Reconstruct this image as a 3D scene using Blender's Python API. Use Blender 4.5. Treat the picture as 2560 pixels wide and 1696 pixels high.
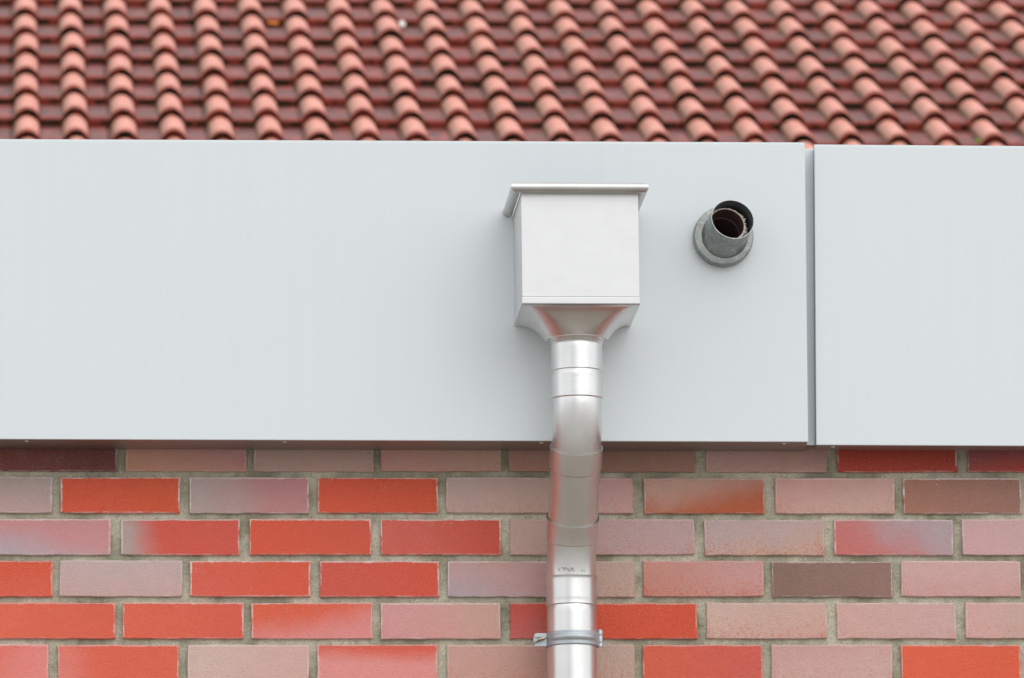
import bpy, bmesh, math, random
from mathutils import Vector, Matrix
random.seed(7)
sc = bpy.context.scene
for o in list(bpy.data.objects): bpy.data.objects.remove(o)

# ------------------------------------------------------------------ camera
F = 18500.0                                   # focal length in photo pixels (2560 wide)
n_c = Vector((-1300, -3600, -F)).normalized()            # world +Y (into the wall) in camera axes
u_c = Vector((0.0027, 1, 0)); u_c = (u_c - n_c*u_c.dot(n_c)).normalized()
h_c = n_c.cross(u_c)
R = Matrix((h_c, n_c, u_c))                   # camera -> world
DIST = 14.8
W0 = Vector((0, 0, 4.05))
CAM = W0 - (R @ Vector((0, 848-1300, -F)))*(DIST/F)
cam = bpy.data.cameras.new('camera'); co = bpy.data.objects.new('camera', cam)
sc.collection.objects.link(co); sc.camera = co
co.matrix_world = Matrix.Translation(CAM) @ R.to_4x4()
cam.sensor_width = 36; cam.lens = F/2560*36; cam.clip_start = .1; cam.clip_end = 2000
cam.dof.use_dof = True; cam.dof.focus_distance = 14.6; cam.dof.aperture_fstop = 8

def at(px, py, Y):
    d = R @ Vector((px-1280, 848-py, -F)); t = (Y-CAM.y)/d.y
    return CAM + d*t
def proj(P):
    c = R.transposed() @ (P-CAM); return 1280+F*c.x/-c.z, 848-F*c.y/-c.z

# ------------------------------------------------------------------ light
sc.view_settings.view_transform = 'Standard'; sc.view_settings.look = 'None'
sc.view_settings.exposure = 0.0; sc.view_settings.gamma = 1; sc.view_settings.use_curve_mapping = False
SUN_EL, SUN_AZ = math.radians(40), math.radians(24)      # azimuth: to the right of straight behind the camera
sdir = Vector((math.sin(SUN_AZ)*math.cos(SUN_EL), -math.cos(SUN_AZ)*math.cos(SUN_EL), math.sin(SUN_EL)))
w = bpy.data.worlds.new('World'); sc.world = w; w.use_nodes = True
nt = w.node_tree; bg = nt.nodes['Background']
sky = nt.nodes.new('ShaderNodeTexSky'); sky.sky_type = 'NISHITA'; sky.sun_disc = False
sky.sun_elevation = SUN_EL; sky.sun_rotation = math.atan2(sdir.x, sdir.y)
sky.air_density = 1.0; sky.dust_density = 4.0; sky.ozone_density = 1.0
hs = nt.nodes.new('ShaderNodeHueSaturation'); hs.inputs['Saturation'].default_value = .22
hs.inputs['Value'].default_value = 1.0
nt.links.new(sky.outputs[0], hs.inputs['Color'])
# cloud cover: an even pale layer mixed over the clear sky, with soft brighter and darker banks
tc = nt.nodes.new('ShaderNodeTexCoord'); nz = nt.nodes.new('ShaderNodeTexNoise'); nz.inputs['Scale'].default_value = 2.6
nz.inputs['Detail'].default_value = 4
rm = nt.nodes.new('ShaderNodeMapRange'); rm.inputs[1].default_value = .3; rm.inputs[2].default_value = .7
rm.inputs[3].default_value = 8.0; rm.inputs[4].default_value = 12.5
nt.links.new(tc.outputs['Generated'], nz.inputs['Vector']); nt.links.new(nz.outputs[0], rm.inputs[0])
cl = nt.nodes.new('ShaderNodeVectorMath'); cl.operation = 'SCALE'; cl.inputs[0].default_value = (.985, 1.0, 1.02)
nt.links.new(rm.outputs[0], cl.inputs['Scale'])
mx = nt.nodes.new('ShaderNodeMix'); mx.data_type = 'RGBA'; mx.inputs[0].default_value = .8
nt.links.new(hs.outputs[0], mx.inputs[6]); nt.links.new(cl.outputs[0], mx.inputs[7])
nt.links.new(mx.outputs[2], bg.inputs[0]); bg.inputs[1].default_value = .132
sl = bpy.data.lights.new('sun', 'SUN'); so = bpy.data.objects.new('sun', sl); sc.collection.objects.link(so)
sl.energy = .6; sl.angle = math.radians(60); sl.color = (1, .97, .93)
so.rotation_euler = (-sdir).to_track_quat('-Z', 'Y').to_euler(); so.location = (5, -12, 12)

# ------------------------------------------------------------------ helpers
def s2l(*c):
    return tuple((x/255/12.92 if x/255 <= .04045 else ((x/255+.055)/1.055)**2.4) for x in c)
def obj(name, data, parent=None, **props):
    o = bpy.data.objects.new(name, data); sc.collection.objects.link(o)
    if parent: o.parent = parent
    for k, v in props.items(): o[k] = v
    return o
def mesh(verts, faces, mats=(), smooth=False, name='mesh', fm=None):
    m = bpy.data.meshes.new(name); m.from_pydata([tuple(v) for v in verts], [], faces)
    for a in mats: m.materials.append(a)
    if smooth: m.polygons.foreach_set('use_smooth', [True]*len(m.polygons))
    if fm: m.polygons.foreach_set('material_index', fm)
    m.update(); return m
def bm_mesh(bm, mats=(), smooth=None, name='mesh', autos=None):
    bmesh.ops.recalc_face_normals(bm, faces=bm.faces)
    m = bpy.data.meshes.new(name); bm.to_mesh(m); bm.free()
    for a in mats: m.materials.append(a)
    if smooth: m.polygons.foreach_set('use_smooth', [True]*len(m.polygons))
    if autos: m.set_sharp_from_angle(angle=math.radians(autos))
    return m
def add_box(bm, x0, x1, y0, y1, z0, z1, bev=0, seg=2):
    g = bmesh.ops.create_cube(bm, size=1)
    for v in g['verts']:
        v.co = Vector((x0+(v.co.x+.5)*(x1-x0), y0+(v.co.y+.5)*(y1-y0), z0+(v.co.z+.5)*(z1-z0)))
    if bev:
        es = list({e for v in g['verts'] for e in v.link_edges})
        bmesh.ops.bevel(bm, geom=es, offset=bev, segments=seg, affect='EDGES', profile=.5)
def box(name, x0, x1, y0, y1, z0, z1, mat, parent=None, bev=0, **p):
    bm = bmesh.new(); add_box(bm, x0, x1, y0, y1, z0, z1, bev)
    return obj(name, bm_mesh(bm, (mat,), smooth=bev > 0, autos=12 if bev else None, name=name), parent, **p)
class NT:
    def __init__(s, name):
        s.m = bpy.data.materials.new(name); s.m.use_nodes = True; s.t = s.m.node_tree
        s.b = s.t.nodes['Principled BSDF']; s.o = s.t.nodes['Material Output']
    def n(s, typ, **kw):
        nd = s.t.nodes.new('ShaderNode'+typ)
        for k, v in kw.items():
            if k.startswith('i_'):
                key = k[2:]; key = int(key) if key.isdigit() else key
                s.set(nd.inputs[key], v)
            else: setattr(nd, k, v)
        return nd
    def set(s, inp, v):
        if isinstance(v, bpy.types.NodeSocket): s.t.links.new(v, inp)
        elif isinstance(v, (tuple, list)) and len(v) == 3 and inp.type == 'RGBA': inp.default_value = (*v, 1)
        else: inp.default_value = v
    def math(s, op, a, b=0, c=None, clamp=False):
        nd = s.n('Math', operation=op, use_clamp=clamp); s.set(nd.inputs[0], a); s.set(nd.inputs[1], b)
        if c is not None: s.set(nd.inputs[2], c)
        return nd.outputs[0]
    def mix(s, f, a, b):
        nd = s.n('Mix', data_type='RGBA'); s.set(nd.inputs[0], f); s.set(nd.inputs[6], a); s.set(nd.inputs[7], b)
        return nd.outputs[2]
    def rng(s, v, a, b, c=0, d=1, smooth=False):
        nd = s.n('MapRange', interpolation_type='SMOOTHSTEP' if smooth else 'LINEAR')
        s.set(nd.inputs[0], v)
        for i, q in enumerate((a, b, c, d)): s.set(nd.inputs[i+1], q)
        return nd.outputs[0]
    def noise(s, vec, scale, detail=3, rough=.5, dim='3D', W=None):
        nd = s.n('TexNoise', noise_dimensions=dim); s.set(nd.inputs['Vector'], vec)
        nd.inputs['Scale'].default_value = scale; nd.inputs['Detail'].default_value = detail; nd.inputs['Roughness'].default_value = rough
        if W is not None: s.set(nd.inputs['W'], W)
        return nd.outputs[0]
    def vscale(s, vec, v):
        nd = s.n('VectorMath', operation='MULTIPLY'); s.set(nd.inputs[0], vec); nd.inputs[1].default_value = v; return nd.outputs[0]
    def attr(s, name, typ='OBJECT'):
        return s.n('Attribute', attribute_name=name, attribute_type=typ)
    def obco(s): return s.n('TexCoord').outputs['Object']
    def bump(s, h, strength, dist=.001):
        nd = s.n('Bump'); s.set(nd.inputs['Height'], h); nd.inputs['Strength'].default_value = strength
        nd.inputs['Distance'].default_value = dist; s.t.links.new(nd.outputs[0], s.b.inputs['Normal']); return nd
    def base(s, c=None, rough=None, metal=None, spec=None):
        if c is not None: s.set(s.b.inputs['Base Color'], c)
        if rough is not None: s.set(s.b.inputs['Roughness'], rough)
        if metal is not None: s.set(s.b.inputs['Metallic'], metal)
        if spec is not None: s.set(s.b.inputs['Specular IOR Level'], spec)
        return s.m

# ------------------------------------------------------------------ materials
ALB = 1.04
def dusty(c):          # picture colour of a brick, the pinks a little greyer
    if c[0]-c[1] > 75: return (c[0]-2, c[1]+2, c[2]+2)
    m_ = sum(c)/3; return tuple(v+(m_-v)*.14 for v in c)
def brick_material():
    k = NT('brick'); P = k.obco(); rnd = k.n('ObjectInfo').outputs['Random']
    W = k.math('MULTIPLY', rnd, 60)
    ca, cb, gr, fx = k.attr('ca').outputs['Vector'], k.attr('cb').outputs['Vector'], k.attr('grad').outputs['Vector'], k.attr('fx').outputs['Vector']
    sp = k.n('SeparateXYZ', i_0=P); x, z = sp.outputs[0], sp.outputs[2]
    g = k.n('SeparateXYZ', i_0=gr); f = k.n('SeparateXYZ', i_0=fx)
    d = k.math('ADD', k.math('MULTIPLY', k.math('DIVIDE', x, .12), g.outputs[0]), k.math('MULTIPLY', k.math('DIVIDE', z, .036), g.outputs[1]))
    big = k.noise(P, 14, 2, .5, '4D', W)
    d = k.math('ADD', d, k.math('MULTIPLY', k.math('SUBTRACT', big, .5), 1.5))
    t = k.rng(k.math('ADD', d, g.outputs[2]), -1.15, 1.15, smooth=True)
    col = k.mix(t, ca, cb)
    # broad firing tone and granular sand face
    tone = k.noise(P, 45, 4, .6, '4D', W); fine = k.noise(P, 420, 3, .7, '4D', W)
    col = k.mix(k.rng(tone, .35, .7, 0, .22), col, k.vscale(col, (.82, .80, .80)))
    gray = k.noise(P, 22, 3, .55, '4D', k.math('ADD', W, 9))
    col = k.mix(k.math('MULTIPLY', k.rng(gray, .5, .72, smooth=True), k.math('MULTIPLY', f.outputs[2], .55)), col, s2l(172, 158, 156))
    col = k.mix(k.rng(fine, .45, .75, 0, .28), col, k.vscale(col, (1.16, 1.2, 1.2)))
    gr_ = k.noise(P, 620, 2, .6, '4D', W)
    col = k.mix(k.rng(gr_, .3, .44, .30, 0), col, k.vscale(col, (.66, .62, .62)))
    col = k.mix(k.rng(gr_, .56, .7, 0, .30), col, s2l(214, 190, 180))
    # orange body showing through at the lower edge and ends
    ez = k.rng(z, -.036, .01, 1, .12); ex = k.rng(k.math('ABSOLUTE', x), .1, .12, 0, .6)
    spk = k.noise(P, 170, 4, .75, '4D', k.math('ADD', W, 3)); 
    m2 = k.rng(k.math('ADD', spk, k.math('MULTIPLY', k.math('ADD', ez, ex), .12)), .59, .70, 0, .62)
    col = k.mix(k.math('MULTIPLY', m2, f.outputs[1]), col, s2l(188, 92, 52))
    # pale lime bloom along arrises
    en = k.noise(P, 120, 4, .7, '4D', k.math('ADD', W, 21)); en2 = k.noise(P, 20, 2, .5, '4D', k.math('ADD', W, 31))
    dx = k.math('SUBTRACT', .1195, k.math('ABSOLUTE', x)); dz = k.math('SUBTRACT', .0352, k.math('ABSOLUTE', z))
    dzt = k.math('ADD', dz, k.rng(z, -.01, .01, .0006, -.0002))
    dd = k.math('MINIMUM', dx, dzt)
    dd = k.math('ADD', dd, k.math('MULTIPLY', k.math('SUBTRACT', en, .5), -.006))
    lim = k.rng(en2, .3, .7, .0009, .0034)
    rim = k.math('SUBTRACT', 1, k.math('DIVIDE', dd, lim), clamp=True)
    patch = k.rng(k.noise(P, 30, 3, .6, '4D', k.math('ADD', W, 41)), .36, .56)
    patch = k.math('MAXIMUM', patch, k.rng(z, .02, .034, 0, .75)); patch = k.math('MULTIPLY', patch, k.rng(z, -.034, -.02, .55, 1))
    rim = k.math('MULTIPLY', k.math('MULTIPLY', k.math('MULTIPLY', k.rng(rim, 0, .45), .9), f.outputs[0]), patch)
    col = k.mix(rim, col, s2l(224, 210, 204))
    sc_n = k.noise(P, 420, 2, .5, '4D', k.math('ADD', W, 51)); sc_m = k.noise(P, 26, 3, .6, '4D', k.math('ADD', W, 61))
    scat = k.math('MULTIPLY', k.math('MULTIPLY', k.rng(sc_n, .60, .68), k.rng(sc_m, .56, .66)), k.math('MULTIPLY', k.rng(z, -.01, .026, .15, 1), f.outputs[0]))
    col = k.mix(k.math('MULTIPLY', scat, .8), col, s2l(224, 210, 204))
    # few flecks of lime and dark pits
    vo = k.n('TexVoronoi', voronoi_dimensions='4D', i_Vector=P, i_W=W, i_Scale=75.0)
    sel = k.math('GREATER_THAN', k.n('SeparateColor', i_0=vo.outputs['Color']).outputs[0], .93)
    fl = k.math('MULTIPLY', k.math('LESS_THAN', vo.outputs['Distance'], .085), sel)
    col = k.mix(k.math('MULTIPLY', fl, .8), col, s2l(70, 45, 40))
    h = k.math('ADD', k.math('MULTIPLY', fine, .55), k.math('ADD', k.math('MULTIPLY', tone, .8), k.math('MULTIPLY', k.noise(P, 270, 3, .6, '4D', W), 1.0)))
    h = k.math('SUBTRACT', h, k.math('MULTIPLY', fl, .5))
    k.bump(h, .85, .0030)
    return k.base(col, .72, spec=.35)
M = {}
M['brick'] = brick_material()
def simple_brick():
    k = NT('brick_field'); P = k.obco(); a = k.attr('tint', 'GEOMETRY').outputs['Color']
    col = k.mix(k.rng(k.noise(P, 60, 4), .3, .7, 0, .3), a, k.vscale(a, (.8, .8, .8)))
    k.bump(k.noise(P, 300, 3), .4, .002); return k.base(col, .75)
M['brick_field'] = simple_brick()
k = NT('mortar'); P = k.obco()
c = k.mix(k.rng(k.noise(P, 9, 4, .6), .38, .60), s2l(152, 149, 128), s2l(212, 205, 186))
c = k.mix(k.rng(k.noise(P, 330, 4, .75), .4, .72, 0, .55), c, s2l(112, 105, 88))
c = k.mix(k.rng(k.noise(P, 90, 4, .75), .58, .72, 0, .5), c, s2l(205, 200, 186))
k.bump(k.math('ADD', k.noise(P, 240, 5, .7), k.math('MULTIPLY', k.noise(P, 45, 3), 2.0)), .9, .0045)
c = k.mix(k.rng(k.noise(P, 34, 4, .7), .56, .68, 0, .45), c, s2l(112, 110, 84))
M['mortar'] = k.base(c, .9, spec=.2)
def panel_mat(name, c0):
    k = NT(name); P = k.obco()
    st = k.noise(k.vscale(P, (60, 60, 1.2)), 1.0, 3, .6); bl = k.noise(P, 1.6, 3, .5)
    c = k.mix(k.rng(st, .3, .7, 0, .07), c0, tuple(x*.8 for x in c0))
    c = k.mix(k.rng(bl, .35, .7, 0, .06), c, tuple(x*.75 for x in c0))
    vo = k.n('TexVoronoi', i_Vector=k.vscale(P, (1, .2, 1)), i_Scale=9.0)
    sel = k.math('GREATER_THAN', k.n('SeparateColor', i_0=vo.outputs['Color']).outputs[1], .82)
    fl = k.math('MULTIPLY', k.math('LESS_THAN', vo.outputs['Distance'], .016), sel)
    c = k.mix(k.math('MULTIPLY', fl, .6), c, s2l(120, 105, 95))
    k.bump(k.math('ADD', k.noise(P, 500, 2), k.math('MULTIPLY', bl, 8)), .03, .001)
    return k.base(c, .38, .0, .5)
M['panel'] = panel_mat('coated_panel', (.635, .68, .70))
M['strip'] = panel_mat('coated_strip', (.70, .745, .765))
M['return'] = NT('shaded_return').base((.30, .335, .375), .45, .2)  # shade of the recessed side return put into a darker base colour
k = NT('bare_aluminium'); P = k.obco(); M['alu'] = k.base(k.mix(k.noise(k.vscale(P, (3, 3, 30)), 2), (.36, .34, .325), (.43, .41, .395)), .42, 1.0)
def zinc(name, c0, c1, rough, bump=.05, stretch=(14, 14, 260), dirt=0, met=1.0):
    k = NT(name); P = k.obco(); st = k.noise(k.vscale(P, stretch), 1.0, 4, .6); bl = k.noise(P, 22, 4, .6)
    c = k.mix(k.rng(bl, .3, .7), c0, c1)
    if dirt:
        c = k.mix(k.rng(k.noise(P, 55, 5, .7), .52, .68, 0, dirt), c, s2l(120, 112, 90))
        c = k.mix(k.rng(k.noise(P, 90, 5, .7), .56, .66, 0, dirt), c, s2l(205, 205, 200))
    k.bump(k.noise(P, 9, 1, .4), bump, .002)
    return k.base(c, k.rng(st, .2, .8, rough-.04, rough+.07), met)
M['zinc'] = zinc('bright_zinc', (.67, .668, .658), (.73, .728, .72), .325, .03, (45, 45, 5))
M['zinc_face'] = zinc('brushed_zinc_sheet', (.62, .625, .63), (.645, .65, .655), .46, .05, (14, 14, 200), 0, .72)
M['zinc_rim'] = zinc('dull_zinc_bead', (.50, .49, .475), (.58, .575, .565), .33, .03, (30, 30, 30))
M['zinc_old'] = zinc('weathered_zinc', (.22, .235, .235), (.35, .37, .355), .40, .10, (90, 90, 90), .6)
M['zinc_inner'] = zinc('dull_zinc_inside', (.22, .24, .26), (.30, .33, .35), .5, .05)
M['galv'] = zinc('galvanised_steel', (.42, .46, .485), (.54, .58, .61), .55, .06, (60, 60, 60))
M['rust_pipe'] = NT('brown_pipe').base(s2l(84, 62, 60), .42, .0)
k = NT('frayed_edge'); M['frayed'] = k.base(s2l(196, 184, 172), .8)
k = NT('screw_brass'); M['brass'] = k.base(k.mix(k.rng(k.noise(k.obco(), 120), .4, .6), s2l(190, 180, 160), s2l(130, 95, 75)), .4, .9)
k = NT('ink'); M['ink'] = k.base(s2l(144, 142, 140), .6)
k = NT('emboss'); M['emboss'] = k.base((.60, .60, .60), .36, 1.0)
k = NT('dark_soffit_hole'); M['dark'] = k.base((.02, .018, .016), .9)
# roof tile: attribute pan (dirt lying in the flat channel), flank (lichen on the left side of each roll)
k = NT('clay_tile'); P = k.obco(); rnd = k.n('ObjectInfo').outputs['Random']; W = k.math('MULTIPLY', rnd, 40)
A = k.n('SeparateColor', i_0=k.attr('zones', 'GEOMETRY').outputs['Color'])
nb = k.noise(P, 16, 4, .6, '4D', W); nf = k.noise(P, 130, 4, .7, '4D', W)
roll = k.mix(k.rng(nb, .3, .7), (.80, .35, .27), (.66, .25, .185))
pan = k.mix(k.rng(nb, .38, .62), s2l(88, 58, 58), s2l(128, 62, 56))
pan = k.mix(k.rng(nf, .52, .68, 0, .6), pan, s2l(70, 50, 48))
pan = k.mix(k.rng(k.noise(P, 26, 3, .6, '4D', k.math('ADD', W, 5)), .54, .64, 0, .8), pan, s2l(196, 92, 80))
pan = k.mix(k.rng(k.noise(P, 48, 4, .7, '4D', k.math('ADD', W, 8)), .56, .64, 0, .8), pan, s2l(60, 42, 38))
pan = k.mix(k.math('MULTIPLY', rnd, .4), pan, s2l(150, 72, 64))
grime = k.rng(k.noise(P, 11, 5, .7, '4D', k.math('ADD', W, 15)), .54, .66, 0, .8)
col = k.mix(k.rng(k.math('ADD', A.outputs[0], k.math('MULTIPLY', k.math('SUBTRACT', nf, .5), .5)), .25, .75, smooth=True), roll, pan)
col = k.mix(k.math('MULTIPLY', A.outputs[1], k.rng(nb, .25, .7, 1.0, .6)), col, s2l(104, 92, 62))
col = k.mix(k.math('MULTIPLY', grime, A.outputs[0]), col, s2l(56, 46, 30))
col = k.mix(k.math('MULTIPLY', A.outputs[2], k.rng(nf, .35, .65, .5, .95)), col, s2l(150, 62, 48))
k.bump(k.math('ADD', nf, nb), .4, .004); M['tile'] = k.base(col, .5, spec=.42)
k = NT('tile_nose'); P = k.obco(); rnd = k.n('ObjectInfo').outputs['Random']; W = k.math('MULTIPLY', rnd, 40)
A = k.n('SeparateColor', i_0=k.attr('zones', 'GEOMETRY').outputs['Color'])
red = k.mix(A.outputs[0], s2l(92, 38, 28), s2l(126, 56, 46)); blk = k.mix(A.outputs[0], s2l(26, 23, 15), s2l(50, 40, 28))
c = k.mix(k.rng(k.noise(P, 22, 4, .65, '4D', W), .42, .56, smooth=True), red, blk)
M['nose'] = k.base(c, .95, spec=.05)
k = NT('paving'); P = k.obco()
M['paving'] = k.base(k.mix(k.rng(k.noise(P, .6, 5), .35, .65), (.47, .455, .43), (.41, .40, .375)), .85)
k = NT('dim_ground'); P = k.obco(); k.bump(k.noise(P, 60, 4), .6, .02)
M['dim_ground'] = k.base(k.mix(k.rng(k.noise(P, 40, 5, .7), .4, .6), (.25, .215, .17), (.37, .335, .28)), .9)
k = NT('roof_membrane'); M['membrane'] = k.base((.10, .10, .10), .9)
k = NT('render_wall'); M['render'] = k.base((.55, .50, .44), .9)
k = NT('leaf'); M['leaf'] = k.base(s2l(205, 120, 40), .7)
k = NT('dropping'); M['dropping'] = k.base((.75, .74, .70), .8)
k = NT('moss'); M['moss'] = k.base(s2l(110, 130, 40), .9)
k = NT('hedge'); P = k.obco(); M['hedge'] = k.base(k.mix(k.noise(P, 3), (.04, .06, .03), (.08, .10, .05)), .8)

# ------------------------------------------------------------------ ground, near building
bm = bmesh.new(); bmesh.ops.create_grid(bm, x_segments=4, y_segments=4, size=400)
obj('ground', bm_mesh(bm, (M['paving'],)), None, kind='structure')
box('added_dim_strip', -30, 30, -5.2, -.02, -.05, .02, M['dim_ground'], None, kind='structure')  # unseen strip, added to dim the near-wall ground reflected in the zinc

wall = obj('brick_wall', None, None, label='red and pink clinker brick wall with grey-green mortar under the pale fascia', category='brick wall')
wall.location = (0, 0, 0)
ROWP = None
# row heights measured on the wall plane
zr = {}
for j, (yt, yb) in enumerate([(None, 1178.5), (1194.5, 1283.5), (1299.5, 1388), (1404, 1492.5), (1508, 1596.5), (1612.5, 1701)]):
    zb = at(1280, yb+.5, 0).z
    zr[j] = zb
pit = (zr[0]-zr[5])/5
BH = at(1280, 1404, 0).z - at(1280, 1492.5, 0).z
Z0 = zr[0]
def rowz(j): return Z0 - j*pit + BH/2         # centre height of a brick of row j
WX0, WX1 = -3.2, 3.2
bm = bmesh.new(); add_box(bm, WX0, WX1, .0075, .24, 0.0, rowz(0)+.25)
obj('mortar', bm_mesh(bm, (M['mortar'],)), wall, label='grey-green recessed mortar')

def brick_mesh(seed, L):
    r = random.Random(seed); hl, hh = L/2, BH/2
    pts = []
    def edge(a, b, n):
        for i in range(n):
            t = i/n; p = Vector(a).lerp(Vector(b), t)
            if i: p += Vector((r.uniform(-.0007, .0007), r.uniform(-.0007, .0007)))
            else: p += Vector((r.uniform(-.0012, .0012), r.uniform(-.0010, .0010)))
            pts.append(p)
    nl = 9 if L > .18 else 5
    sag = r.uniform(-.0010, .0002)
    edge((-hl, -hh), (hl, -hh), nl); edge((hl, -hh), (hl, hh), 3); edge((hl, hh), (-hl, hh), nl); edge((-hl, hh), (-hl, -hh), 3)
    for p in pts:
        if p.y > hh*.8: p.y += sag*(1-(p.x/hl)**2)*-1
    n = len(pts); vs = []
    for p in pts: vs.append((p.x*(1-.0012/hl), 0, p.y*(1-.0012/hh)))
    for p in pts: vs.append((p.x, .0012, p.y))
    for p in pts: vs.append((p.x, .016, p.y))
    fs = [tuple(range(n))]
    for i in range(n):
        j = (i+1) % n
        fs.append((i, n+i, n+j, j)); fs.append((n+i, 2*n+i, 2*n+j, n+j))
    return mesh(vs, fs, (M['brick'],), name='brick')
bmesh_long = [brick_mesh(100+i, .2415) for i in range(10)]
bmesh_half = [brick_mesh(200+i, .117) for i in range(4)]
# palette (picture colours of an evenly lit brick)
Rd = (214, 84, 58); R2 = (206, 78, 66); MV = (178, 156, 152); BG = (190, 157, 143); PK = (200, 145, 138)
BRICKS = {
 0: [(-8, 293, (128, 62, 56), (112, 58, 54), (1, 0, 0), (.6, .1, .1)), (314, 616, (200, 142, 118), (190, 132, 134), (.6, .6, -.1), (.5, .3, .3)),
     (635, 934, (176, 146, 134), (186, 150, 138), (0, -1, 0), (.4, .3, .4)), (952, 1253, (196, 140, 130), (190, 148, 130), (1, 0, 0), (.2, .4, .3)),
     (1271, 1418, (176, 130, 112), (166, 122, 108), (0, 1, 0), (.1, .6, .2)), (1437, 1736, (150, 112, 98), (160, 118, 102), (1, 0, 0), (.1, .5, .2)),
     (1765, 2067, (186, 146, 138), (180, 138, 128), (1, 0, 0), (.5, .5, .4)), (2093, 2392, (176, 62, 44), (168, 60, 44), (1, 0, 0), (.7, 0, 0)),
     (2418, 2720, (140, 80, 84), (172, 66, 56), (.3, -1, 0), (.5, 0, .1))],
 1: [(-170, 130, (200, 160, 156), MV, (.4, .8, 0), (.9, .1, .7)), (152, 450, Rd, (210, 84, 52), (1, 0, 0), (1, 0, 0)),
     (474, 772, MV, (192, 128, 128), (1.4, 0, .25), (1, .05, .2)), (795, 1095, Rd, (206, 80, 50), (1, 0, 0), (.8, 0, 0)),
     (1115, 1415, (188, 158, 152), (194, 156, 140), (.6, -.5, 0), (.5, .35, .5)), (1434, 1583, (198, 150, 146), (196, 148, 142), (1, 0, 0), (.4, .5, .4)),
     (1610, 1911, (192, 146, 130), (176, 88, 58), (.7, -1.0, -.1), (.5, .6, 0)), (1938, 2237, (204, 150, 142), (202, 160, 148), (.6, -.6, 0), (.5, .45, .3)),
     (2258, 2553, (166, 112, 92), (156, 108, 94), (1, 0, 0), (1, .2, .05)), (2575, 2875, BG, PK, (1, 0, 0), (.5, .2, .3))],
 2: [(-25, 276, (206, 136, 138), (184, 160, 168), (-.9, -1.1, -.5), (.9, .05, .2)), (303, 599, MV, (208, 84, 70), (2.6, .2, 1.7), (1, 0, .1)),
     (624, 928, Rd, (206, 84, 62), (1, 0, 0), (.8, 0, 0)), (952, 1252, (206, 94, 82), (198, 78, 60), (1, 0, 0), (.9, 0, 0)),
     (1275, 1421, (192, 158, 148), BG, (1, 0, 0), (.3, .35, .4)), (1437, 1736, (190, 150, 146), (188, 154, 154), (1, 0, 0), (.4, .6, .6)),
     (1761, 2060, (188, 160, 160), (196, 158, 140), (.5, -.8, -.1), (.5, .9, .7)), (2085, 2383, (196, 108, 104), (176, 152, 158), (1.2, .4, 0), (.8, .1, .3)),
     (2406, 2706, (206, 158, 158), (200, 160, 156), (1, 0, 0), (.6, .1, .3))],
 3: [(-170, 131, Rd, (216, 92, 70), (0, -1, 0), (.5, 0, 0)), (149, 455, (200, 160, 156), (196, 168, 166), (0, 1, 0), (.5, .05, .8)),
     (476, 776, (214, 92, 74), Rd, (1, 0, 0), (.9, 0, 0)), (800, 1098, (204, 84, 68), (210, 80, 60), (1, 0, 0), (.9, 0, 0)),
     (1120, 1418, (174, 156, 164), (196, 148, 142), (.9, .7, .6), (.8, .1, .4)), (1437, 1587, (194, 164, 148), (188, 154, 140), (1, 0, 0), (.3, .8, .5)),
     (1608, 1909, (200, 128, 112), (202, 144, 140), (.8, .4, 0), (.3, .9, .2)), (1930, 2231, (134, 102, 86), (146, 108, 98), (1, .2, 0), (.7, .15, .05)),
     (2253, 2552, (204, 152, 148), (208, 160, 156), (0, 1, 0), (.6, .3, .3)), (2575, 2875, Rd, R2, (1, 0, 0), (.6, 0, 0))],
 4: [(-13, 288, (222, 98, 74), (214, 92, 70), (1, 0, 0), (.5, 0, 0)), (307, 609, (220, 96, 72), (214, 88, 70), (1, 0, 0), (.7, 0, 0)),
     (629, 931, (218, 92, 66), (220, 134, 130), (.8, -1.1, -.15), (.7, 0, .1)), (952, 1251, (214, 144, 142), (206, 158, 142), (1, .2, -.2), (.8, .25, .1)),
     (1276, 1421, (196, 78, 62), (196, 98, 94), (0, -1, 0), (.5, 0, 0)), (1437, 1743, (212, 80, 54), (206, 76, 50), (1, 0, 0), (.5, 0, 0)),
     (1767, 2068, (206, 168, 154), (204, 156, 144), (.5, -.5, 0), (.4, .7, .3)), (2092, 2390, (208, 160, 150), (204, 160, 156), (1, 0, 0), (.7, .4, .3)),
     (2414, 2714, (210, 160, 152), BG, (1, 0, 0), (.5, .4, .2))],
 5: [(-178, 121, (222, 104, 84), (224, 130, 124), (1, -.3, -.2), (.6, 0, 0)), (145, 446, (222, 122, 112), (218, 94, 70), (1.6, .2, 1.1), (.6, 0, 0)),
     (469, 772, (208, 174, 162), (210, 164, 154), (1, 0, 0), (.6, .15, .3)), (794, 1094, (222, 140, 134), (216, 92, 72), (.2, 2.0, -.7), (.6, .05, .1)),
     (1118, 1418, (204, 152, 140), (196, 144, 128), (1, 0, 0), (.6, .35, .1)), (1437, 1587, (200, 164, 146), BG, (1, 0, 0), (.3, .8, .4)),
     (1607, 1906, (212, 90, 66), (204, 88, 76), (1, 0, 0), (.5, 0, 0)), (1929, 2231, (202, 150, 142), (206, 164, 156), (.5, -.5, 0), (.5, .4, .4)),
     (2253, 2552, (222, 92, 64), (216, 88, 60), (1, 0, 0), (.5, 0, 0)), (2575, 2875, MV, PK, (1, 0, 0), (.5, .1, .3))],
}
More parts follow.
